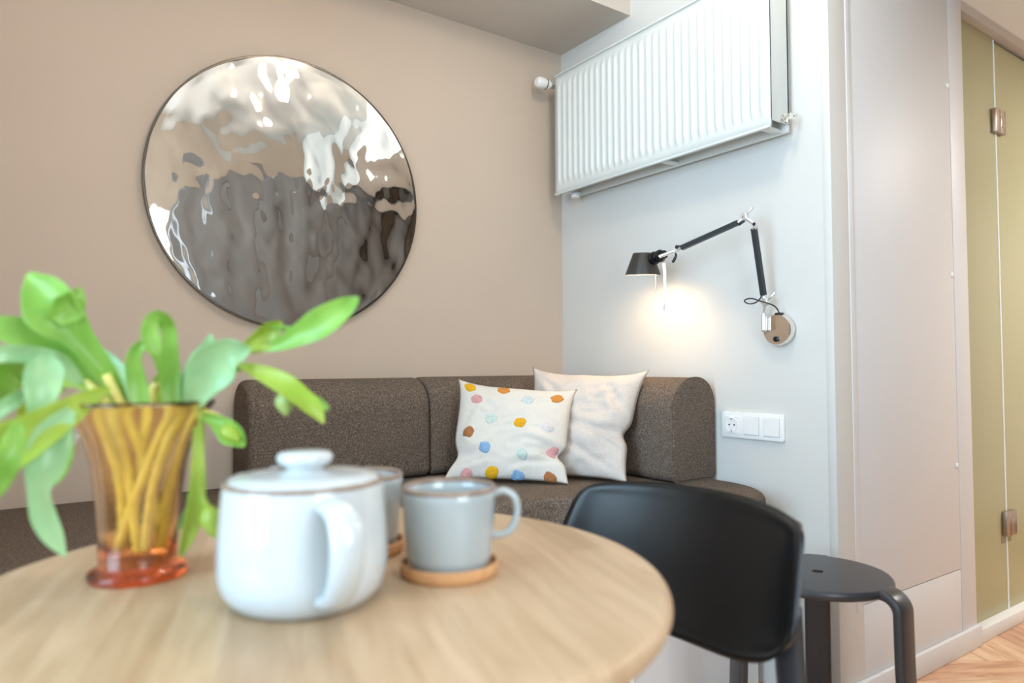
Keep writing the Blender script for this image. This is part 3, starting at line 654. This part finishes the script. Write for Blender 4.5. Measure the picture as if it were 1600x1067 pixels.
# seat shell
V, F = [], []
for side in (0, 1):
    for j in range(17):
        for i in range(21):
            s, t_ = rounded(2*i/20-1, j/16)
            V.append(Vector((-1.45+.40*t_, CYC+s*.215, .452-.018*(1-s*s)*sin(t_*pi)-(.02 if t_ < .05 else 0)+(0 if side else -.012))))
for side in range(2):
    for j in range(16):
        for i in range(20):
            a = side*357+j*21+i; F.append([a, a+1, a+22, a+21])
rimi = [i for i in range(21)]+[j*21+20 for j in range(1, 17)]+[16*21+i for i in range(19, -1, -1)]+[j*21 for j in range(15, 0, -1)]
for a, b in zip(rimi, rimi[1:]+rimi[:1]): F.append([a, b, b+357, a+357])
mk('seat', (V, F), M_black, ch, True, angle=50)
for s in (-1, 1):
    yb = CYC+s*.172
    pts = spline([(-1.012, yb, .640), (-1.004, yb, .56), (-1.000, yb+s*.004, .46), (-.992, yb+s*.012, .30), (-.972, yb+s*.026, 0.0)], 16)
    mk('leg', tube(pts, [.024, .024, .024]+[.023]*13, 14, flat=.42, ref=(0, 1, 0)), M_blackmetal, ch)
    pts = [(-1.40, CYC+s*.17, .435), (-1.415, CYC+s*.18, .40), (-1.44, CYC+s*.20, 0)]
    mk('leg', tube(pts, [.015, .015, .013], 12), M_blackmetal, ch)
mk('seat_rail', join(tube([(-1.40, CYC-.17, .433), (-1.40, CYC+.17, .433)], .010, 10), tube([(-1.40, CYC-.15, .433), (-1.000, CYC-.172, .433)], .010, 10), tube([(-1.40, CYC+.15, .433), (-1.000, CYC+.172, .433)], .010, 10)), M_blackmetal, ch)

# ------------------------------------------------------------------ stool
sx, sy, sz, sr = -.266, -1.294, .46, .166
stl = thing('metal_stool', (sx, sy, 0), 'dark grey round metal stool with a hole in the seat', 'stool')
mk('seat', lathe([(.0135, -.001), (.0145, 0), (sr-.010, 0), (sr-.004, -.001), (sr, -.006), (sr+.001, -.011), (sr, -.017), (sr-.004, -.021), (sr-.012, -.022), (.0145, -.022), (.0135, -.021)], 96, (sx, sy, sz), ring=True), M_blackmetal, stl, True, angle=40)
mk('hole_liner', lathe([(0, -.0205), (.0134, -.0205), (.0134, -.003)], 24, (sx, sy, sz)), M_darkhole, stl)
for a in (32, 152, 272):
    ca, sa = cos(radians(a)), sin(radians(a))
    R = lambda r_, z: Vector((sx+ca*r_, sy+sa*r_, z))
    path = [R(.158, sz-.012)]+[R(.163+.036*sin(q)+.0, sz-.048+.036*cos(q)) for q in [pi/2*k/8 for k in range(9)]]+[R(.2005, .30), R(.206, .15), R(.212, 0.004)]
    V, F = [], []
    prof = round_poly([(-.032, -.011), (.032, -.011), (.032, .011), (-.032, .011)], .0085, 3); n_ = len(prof)
    tg = Vector((-sa, ca, 0))
    for i, p in enumerate(path):
        t_ = (path[min(i+1, len(path)-1)]-path[max(i-1, 0)]).normalized(); nn = t_.cross(tg)
        for q in prof: V.append(p+tg*q[0]+nn*q[1])
    for i in range(len(path)-1):
        for k in range(n_): F.append([i*n_+k, i*n_+(k+1) % n_, (i+1)*n_+(k+1) % n_, (i+1)*n_+k])
    F.append(list(range(n_))); F.append([(len(path)-1)*n_+k for k in range(n_)])
    mk('leg', (V, F), M_blackmetal, stl, True, angle=45)

# ------------------------------------------------------------------ teapot
M_glaze = mat('white_glaze', (198, 204, 206), .16, noise_amt=.02, noise_scale=18, Coat_Weight=.6, Coat_Roughness=.05)
M_rimglaze = mat('brown_glaze_rim', (150, 128, 112), .25, noise_amt=.15, noise_scale=90)
M_mug = mat('blue_grey_glaze', (170, 178, 180), .2, noise_amt=.03, noise_scale=30, Coat_Weight=.5, Coat_Roughness=.06)
def ground(px, py, z):
    d = at(px, py, 1)-CAM; return CAM+d*((z-CAM.z)/d.z)
tp = ground(475, 936, TZ)
pot = thing('teapot', tp, 'white glazed stoneware teapot with lid in the foreground', 'teapot')
body = [(0, .0012), (.050, .0012), (.0545, 0), (.060, .001), (.067, .006), (.0742, .016), (.0776, .029), (.0782, .042), (.0776, .058), (.0764, .078), (.0750, .096), (.0736, .108), (.0728, .1125), (.0712, .1135), (.0700, .1125), (.0695, .104), (0, .102)]
mk('body', lathe(body, 96, tuple(tp)), M_glaze, pot, True, angle=60)
mk('rim', lathe([(.0738, .1105), (.0732, .1135), (.0715, .1146), (.0703, .1135), (.0704, .110)], 96, tuple(tp), ring=True), M_rimglaze, pot)
lid = mk('lid', lathe([(.0690, .108), (.0692, .1145), (.0660, .1175), (.050, .1192), (.030, .1205), (.0175, .1215), (.016, .1230), (0, .1230)], 80, tuple(tp)), M_glaze, pot, True, angle=60)
mk('knob', lathe([(.0165, .1195), (.0160, .123), (.0185, .1260), (.0235, .1285), (.0260, .1320), (.0256, .1362), (.0225, .1390), (.014, .1402), (0, .1405)], 56, tuple(tp)), M_glaze, lid, True, angle=60)
los = tp-CAM; los.z = 0; los.normalize(); hd = (-los*.957+Vector((los.y, -los.x, 0))*.29).normalized()      # handle direction, towards the lens and a little right
hp = [tp+hd*r_+Vector((0, 0, z)) for r_, z in ((.066, .096), (.078, .100), (.096, .099), (.110, .090), (.1155, .072), (.111, .050), (.098, .031), (.083, .021), (.068, .018))]
hs = spline([tuple(p)+(w_,) for p, w_ in zip(hp, (.0135, .014, .0145, .0145, .0145, .014, .0135, .013, .0135))], 44)
mk('handle', tube([h[:3] for h in hs], [h[3] for h in hs], 16, flat=.62, ref=tuple(hd.cross(Vector((0, 0, 1))))), M_glaze, pot)
sd_ = -hd; sp = spline([tuple(tp+sd_*r_+Vector((0, 0, z)))+(w_,) for r_, z, w_ in ((.062, .050, .024), (.084, .062, .020), (.100, .084, .0145), (.106, .098, .0115), (.112, .108, .0100))], 24)
mk('spout', tube([h[:3] for h in sp], [h[3] for h in sp], 20), M_glaze, pot)

# ------------------------------------------------------------------ mugs on coasters
def mug_set(c, hdir, lab_m, lab_c):
    co = thing('coaster', c, lab_c, 'coaster', 'wooden coasters on the table')
    mk('dish', lathe([(0, .0), (.048, 0), (.0515, .003), (.0525, .008), (.0525, .0135), (.0512, .0145), (.0495, .0135), (.0485, .0075), (.044, .006), (0, .006)], 64, tuple(c)), M_coaster, co, True, angle=40)
    b = Vector(c)+Vector((0, 0, .0062))
    mg = thing('mug', b, lab_m, 'mug', 'stoneware mugs on the table')
    mk('body', lathe([(0, .001), (.034, .001), (.037, 0), (.0405, .002), (.0435, .007), (.0452, .015), (.0478, .047), (.0492, .074), (.0497, .0847), (.0480, .0862), (.0463, .0850), (.0455, .074), (.0430, .020), (.038, .010), (0, .009)], 80, tuple(b)), M_mug, mg, True, angle=60)
    mk('rim', lathe([(.0499, .0825), (.0500, .0852), (.0480, .0874), (.0460, .0854), (.0460, .0827)], 80, tuple(b), ring=True), M_rimglaze, mg)
    hdir = Vector(hdir).normalized()
    q = spline([tuple(b+hdir*r_+Vector((0, 0, z))) for r_, z in ((.0465, .077), (.058, .080), (.069, .074), (.0730, .060), (.069, .044), (.060, .035), (.0455, .033))], 30)
    mk('handle', tube(q, .0056, 12, flat=.72, ref=tuple(hdir.cross(Vector((0, 0, 1))))), M_mug, mg)
c1 = ground(702, 895, TZ); mug_set(c1, rt+fw*.05, 'blue-grey stoneware mug standing right of the teapot', 'round wooden coaster under the mug right of the teapot')
c2_ = ground(563, 861, TZ); mug_set(c2_, -rt*.6+fw, 'blue-grey stoneware mug half hidden behind the teapot', 'round wooden coaster under the mug behind the teapot')

# ------------------------------------------------------------------ amber glass vase with tulips
vc = ground(216, 899, TZ)
m = bpy.data.materials.new('amber_glass'); m.use_nodes = True; nt = m.node_tree; b = nt.nodes['Principled BSDF']
b.inputs['Base Color'].default_value = (1.0, .82, .54, 1); b.inputs['Roughness'].default_value = .03; b.inputs['Transmission Weight'].default_value = 1; b.inputs['IOR'].default_value = 1.42
nz = nt.nodes.new('ShaderNodeTexNoise'); nz.inputs['Scale'].default_value = 60; bpn = nt.nodes.new('ShaderNodeBump'); bpn.inputs['Strength'].default_value = .12; bpn.inputs['Distance'].default_value = .002
nt.links.new(nz.outputs['Fac'], bpn.inputs['Height']); nt.links.new(bpn.outputs[0], b.inputs['Normal'])
va = nt.nodes.new('ShaderNodeVolumeAbsorption'); va.inputs['Color'].default_value = (1, .50, .14, 1); va.inputs['Density'].default_value = 32
nt.links.new(va.outputs[0], nt.nodes['Material Output'].inputs['Volume'])
vase = thing('glass_vase', vc, 'amber orange glass vase flaring at the rim, holding tulips', 'vase')
vprof = [(0, .001), (.042, .001), (.046, .0), (.0480, .003), (.0480, .0075), (.045, .0105), (.0395, .013), (.0375, .018), (.0385, .05), (.041, .085), (.045, .118), (.0520, .145), (.064, .168), (.0728, .180), (.0736, .1835), (.0716, .185), (.0696, .183), (.0615, .170), (.0490, .145), (.042, .118), (.0380, .085), (.0355, .05), (.0335, .018), (.030, .014), (0, .013)]
mk('body', lathe(vprof, 96, tuple(vc), rfun=lambda a, z: 1+(.020*cos(a*10)*min(1, max(0, (z-.02)/.05)))), m, vase)

M_stem = mat('tulip_stem', (232, 224, 134), .4, noise_amt=.12, noise_scale=60)
def leafmat(name, a, b2, tr_=.35):
    m = bpy.data.materials.new(name); m.use_nodes = True; nt = m.node_tree; p = nt.nodes['Principled BSDF']; N = nt.nodes.new; L = nt.links.new
    tc = N('ShaderNodeTexCoord'); n = N('ShaderNodeTexNoise'); n.inputs['Scale'].default_value = 22; n.inputs['Detail'].default_value = 3; L(tc.outputs['Object'], n.inputs['Vector'])
    r = N('ShaderNodeValToRGB'); e = r.color_ramp.elements; e[0].position = .3; e[1].position = .7; e[0].color = lin(a); e[1].color = lin(b2); L(n.outputs['Fac'], r.inputs[0]); L(r.outputs[0], p.inputs['Base Color'])
    p.inputs['Roughness'].default_value = .32; t = N('ShaderNodeBsdfTranslucent'); L(r.outputs[0], t.inputs[0])
    mx = N('ShaderNodeMixShader'); mx.inputs[0].default_value = tr_; L(p.outputs[0], mx.inputs[1]); L(t.outputs[0], mx.inputs[2]); L(mx.outputs[0], nt.nodes['Material Output'].inputs[0])
    return m
M_leaf = leafmat('tulip_leaf', (132, 186, 70), (168, 212, 104))
M_leafpale = leafmat('tulip_leaf_pale', (156, 206, 152), (186, 224, 168), .25)
M_leafyel = leafmat('tulip_leaf_yellow', (164, 192, 62), (194, 214, 98))
M_bud = leafmat('tulip_bud', (164, 190, 96), (206, 214, 150), .2)
M_petal = mat('white_petal', (240, 240, 232), .5, noise_amt=.03, noise_scale=60)

def leaf(parent, pts, m=None, tilt=0.0, cup=.35, name='leaf'):
    """pts: (px, py, depth, half width in px); a cupped blade with real width, tilted about its midrib"""
    q = spline(pts, 30); n = len(q); V, F = [], []; K = 7
    P = [at(a, b, d) for a, b, d, w_ in q]
    for i in range(n):
        t_ = (P[min(i+1, n-1)]-P[max(i-1, 0)]).normalized(); view = (CAM-P[i]).normalized()
        side = t_.cross(view).normalized(); nn = side.cross(t_).normalized()
        if i and side.dot(prev) < 0: side = -side; nn = -nn if nn.dot(view) < 0 else nn
        prev = side
        ang = tilt*(.4+.6*i/n); s2 = side*cos(ang)+nn*sin(ang); n2_ = nn*cos(ang)-side*sin(ang)
        hw = max(.0006, q[i][3])*q[i][2]/FPX/max(.55, cos(ang))
        for k in range(K):
            s = 2*k/(K-1)-1
            V.append(P[i]+s2*hw*s+n2_*hw*cup*(s*s-.35)+n2_*hw*.10*sin(i*.7+s*2.2)*abs(s))
    for i in range(n-1):
        for k in range(K-1): F.append([i*K+k, i*K+k+1, (i+1)*K+k+1, (i+1)*K+k])
    o = mk(name, (V, F), m or M_leaf, parent)
    sm = o.modifiers.new('thickness', 'SOLIDIFY'); sm.thickness = .0009
    ss = o.modifiers.new('smooth', 'SUBSURF'); ss.levels = 1; ss.render_levels = 1
    return o
def stem(parent, pts, r=.0052, m=None):
    q = spline([tuple(p) for p in pts], 30)
    k = next((i for i, p in enumerate(q) if p[2] > TZ+.176), len(q)-1) if m else len(q)-1
    if k > 0: mk('stem', tube(q[:k+1], .0050, 10), M_stem, parent)
    if k < len(q)-1: mk('stem', tube(q[max(0, k):], r, 10), m, parent)
def bud(parent, p0, p1, w_, m=None):
    """closed bud from p0 (stem end) to p1 (tip): three overlapping petals"""
    p0, p1 = Vector(p0), Vector(p1); d = p1-p0; ln = d.length; u, v = frame_axes(d)
    V, F = [], []; SG = 18; prof = ((0, .28), (.08, .62), (.25, .96), (.45, 1.0), (.65, .82), (.82, .52), (.94, .22), (1, .02))
    for t_, r_ in prof:
        for k in range(SG):
            a = 2*pi*k/SG; rr = w_*r_*(1+.10*cos(3*a+t_*1.2))
            V.append(p0+d*t_+u*rr*cos(a)+v*rr*sin(a))
    for i in range(len(prof)-1):
        for k in range(SG): F.append([i*SG+k, i*SG+(k+1) % SG, (i+1)*SG+(k+1) % SG, (i+1)*SG+k])
    F.append(list(range(SG))); F.append([(len(prof)-1)*SG+k for k in range(SG)])
    mk('bud', (V, F), m or M_bud, parent)
def vin(ax, ay, z): return Vector((vc.x, vc.y, TZ+z))+rt0*ax+Vector((fw.x, fw.y, 0)).normalized()*ay
def tulip(label): return thing('tulip', vin(0, 0, .02), label, 'tulip', 'tulips in the amber vase')
dv = (vc-CAM).dot(fw)

t1 = tulip('tulip with a broad cupped leaf rising highest at the left')
stem(t1, [vin(.022, .008, .024), vin(.008, .006, .10), vin(-.012, -.006, .17), at(186, 625, dv-.01), at(165, 585, dv-.02)])
leaf(t1, [(190, 632, dv-.005, 10), (168, 585, dv-.02, 15), (128, 530, dv-.035, 20), (90, 490, dv-.05, 38), (70, 462, dv-.05, 34), (52, 440, dv-.045, 15), (42, 428, dv-.04, 3)], M_leaf, .35, .55)
leaf(t1, [(188, 634, dv+.01, 8), (196, 600, dv+.02, 12), (172, 566, dv+.03, 13), (140, 545, dv+.035, 9), (118, 538, dv+.04, 2)], M_leafpale, .3)
leaf(t1, [(84, 500, dv-.055, 14), (104, 480, dv-.05, 24), (120, 462, dv-.045, 13), (126, 450, dv-.04, 3)], M_leaf, -.5, .6)
t2 = tulip('tulip sending pale leaves out to the left edge of the photo')
stem(t2, [vin(.005, -.012, .024), vin(-.006, -.006, .09), vin(-.028, .0, .165), at(150, 612, dv), at(110, 580, dv)])
leaf(t2, [(150, 610, dv, 8), (108, 566, dv-.01, 17), (62, 535, dv-.02, 24), (16, 516, dv-.03, 21), (-34, 508, dv-.04, 10), (-60, 506, dv-.04, 2)], M_leaf, -.5)
leaf(t2, [(125, 600, dv-.03, 8), (92, 566, dv-.05, 14), (50, 554, dv-.07, 14), (5, 552, dv-.09, 14), (-45, 556, dv-.1, 8)], M_leafpale, .2)
leaf(t2, [(74, 550, dv-.06, 8), (70, 580, dv-.08, 26), (64, 615, dv-.09, 23), (60, 650, dv-.09, 12), (58, 676, dv-.085, 2)], M_leafpale, .25)
leaf(t2, [(140, 605, dv+.02, 8), (105, 585, dv+.03, 24), (70, 600, dv+.04, 26), (45, 640, dv+.05, 16), (30, 670, dv+.05, 3)], M_leafyel, .2)
leaf(t2, [(60, 575, dv+.02, 10), (24, 578, dv+.01, 20), (4, 600, dv, 22), (-14, 640, dv, 12)], M_leaf, .6)
t3 = tulip('tulip with a long bright leaf drooping over the left rim')
stem(t3, [vin(-.018, .004, .024), vin(-.016, -.008, .10), vin(-.034, -.020, .172), at(158, 612, dv-.04)])
leaf(t3, [(172, 606, dv-.035, 4), (140, 622, dv-.055, 13), (95, 652, dv-.085, 24), (48, 680, dv-.11, 32), (4, 706, dv-.13, 38), (-40, 742, dv-.14, 26), (-70, 770, dv-.14, 4)], M_leafyel, -.25, .5)
leaf(t3, [(112, 640, dv-.075, 8), (82, 680, dv-.095, 26), (70, 726, dv-.105, 29), (60, 765, dv-.105, 16), (66, 805, dv-.10, 18), (84, 842, dv-.095, 14), (103, 870, dv-.09, 2)], M_leafpale, .2, .45)
leaf(t3, [(95, 640, dv-.06, 8), (100, 690, dv-.065, 12), (92, 730, dv-.065, 14), (72, 765, dv-.06, 4)], M_leaf, .2)
leaf(t3, [(30, 660, dv-.13, 8), (14, 705, dv-.145, 19), (-2, 750, dv-.15, 18), (-14, 785, dv-.15, 3)], M_leaf, .3)
leaf(t3, [(82, 600, dv-.05, 4), (44, 614, dv-.07, 9), (10, 634, dv-.085, 12), (-30, 665, dv-.1, 8)], M_leafpale, .2)
t4 = tulip('tulip with two curled ribbon leaves in the middle of the bunch')
stem(t4, [vin(-.012, .012, .024), vin(-.004, .006, .10), vin(.006, .004, .178), at(245, 600, dv+.01)])
leaf(t4, [(222, 634, dv-.02, 14), (214, 598, dv-.02, 15), (209, 562, dv-.025, 12), (218, 544, dv-.03, 10), (232, 540, dv-.03, 9), (244, 556, dv-.028, 7), (247, 580, dv-.02, 2)], M_leaf, .3)
leaf(t4, [(270, 634, dv, 13), (266, 590, dv, 16), (266, 545, dv-.005, 13), (262, 510, dv-.012, 12), (250, 495, dv-.025, 11), (236, 500, dv-.035, 11), (233, 522, dv-.042, 13), (240, 545, dv-.043, 11), (246, 556, dv-.04, 3)], M_leaf, .25, .4)
leaf(t4, [(250, 636, dv+.03, 10), (248, 610, dv+.035, 14), (252, 585, dv+.04, 6), (256, 572, dv+.04, 2)], M_leafyel, .3)
t5 = tulip('tulip with a wide leaf and a long leaf reaching up to the mirror')
stem(t5, [vin(-.020, -.006, .024), vin(.002, -.008, .09), vin(.030, .002, .168), at(318, 602, dv), at(352, 566, dv), at(380, 551, dv), at(432, 540, dv)], .0036, M_leafyel)
leaf(t5, [(300, 632, dv-.01, 14), (314, 602, dv-.015, 26), (334, 570, dv-.02, 37), (356, 552, dv-.02, 27), (378, 548, dv-.015, 15), (392, 546, dv-.01, 3)], M_leafpale, -.25, .5)
leaf(t5, [(288, 634, dv+.015, 10), (300, 596, dv+.02, 17), (314, 562, dv+.02, 16), (326, 540, dv+.02, 10), (330, 522, dv+.02, 3)], M_leafpale, .3)
leaf(t5, [(400, 546, dv, 3), (430, 541, dv-.005, 8), (466, 524, dv-.012, 17), (500, 506, dv-.02, 23), (530, 486, dv-.02, 19), (550, 472, dv-.016, 10), (560, 464, dv-.012, 2)], M_leaf, .3, .4)
leaf(t5, [(366, 554, dv+.02, 5), (392, 535, dv+.025, 9), (414, 521, dv+.03, 15), (430, 510, dv+.03, 13), (440, 503, dv+.03, 3)], M_leafyel, -.35, .6)
stem(t5, [at(424, 512, dv+.03), at(446, 512, dv+.032), at(468, 520, dv+.034)], .0024, M_leaf)
t6 = tulip('tulip with a leaf and pale bud drooping in front of the left cushion')
stem(t6, [vin(.012, -.010, .024), vin(.020, -.010, .10), vin(.040, .008, .172), at(335, 600, dv+.01), at(380, 574, dv+.01), at(430, 596, dv+.01), at(445, 616, dv+.01)], .0036, M_leafyel)
leaf(t6, [(374, 570, dv, 5), (406, 582, dv-.005, 12), (440, 598, dv-.01, 17), (470, 620, dv-.012, 16), (492, 640, dv-.012, 13), (506, 662, dv-.01, 2)], M_leafyel, .3, .4)
leaf(t6, [(470, 612, dv, 4), (490, 624, dv, 7), (508, 636, dv+.004, 6), (512, 640, dv+.004, 1)], M_leaf, .3)
bud(t6, at(446, 612, dv+.008), at(447, 650, dv+.004), .0105)
t7 = tulip('tulip with a flared green bud hanging just right of the vase rim')
stem(t7, [vin(.020, .004, .024), vin(.028, .006, .09), vin(.052, .008, .165), at(330, 650, dv), at(352, 662, dv-.005)], .0036, M_leafyel)
leaf(t7, [(318, 650, dv-.005, 7), (338, 658, dv-.01, 11), (360, 676, dv-.014, 19), (374, 688, dv-.015, 13), (382, 698, dv-.014, 2)], M_leaf, -.3, .6)
bud(t7, at(350, 666, dv-.006), at(374, 690, dv-.02), .0095, M_leafyel)
t8 = tulip('tulip hanging straight down right of the vase with a closed bud')
stem(t8, [vin(.016, .012, .024), vin(.030, .016, .10), vin(.056, .010, .176), at(312, 640, dv), at(314, 680, dv-.002), at(313, 730, dv-.004), at(315, 770, dv-.006), at(324, 792, dv-.008)], .0036, M_leafyel)
leaf(t8, [(309, 665, dv-.004, 6), (309, 715, dv-.008, 9), (308, 765, dv-.010, 12), (302, 810, dv-.012, 13), (291, 845, dv-.012, 9), (281, 872, dv-.012, 1)], M_leafyel, .3, .4)
leaf(t8, [(306, 780, dv+.004, 3), (296, 796, dv+.006, 7), (285, 815, dv+.006, 7), (278, 830, dv+.006, 1)], M_leafpale, .3)
bud(t8, at(324, 790, dv-.008), at(341, 843, dv-.012), .0105, M_leafyel)
# small white blossom
bl = thing('white_blossom', at(128, 640, dv+.02), 'small white blossom sprig hanging left of the vase', 'flower')
mk('stem', tube(spline([tuple(p) for p in (vin(-.02, .014, .03), vin(-.03, .016, .12), vin(-.054, .012, .176), at(128, 640, dv+.02), at(114, 660, dv+.02))], 20), .0018, 8), M_stem, bl)
for k in range(14):
    p = at(110+random.uniform(-15, 13), 682+random.uniform(-24, 26), dv+.02+random.uniform(-.015, .015)); r_ = random.uniform(.005, .0085)
    ax = Vector((random.uniform(-1, 1), random.uniform(-1, 0), random.uniform(-1, .3))).normalized(); u, v_ = frame_axes(ax); V, F = [p], []
    for q in range(30):
        a = 2*pi*q/30; rr = r_*(.62+.38*abs(cos(2.5*a))); V.append(p+(u*cos(a)+v_*sin(a))*rr+ax*r_*.35)
    for q in range(30): F.append([0, 1+q, 1+(q+1) % 30])
    o = mk('petal_cluster', (V, F), M_petal, bl); sm = o.modifiers.new('thickness', 'SOLIDIFY'); sm.thickness = .0007
print('planks', cnt)
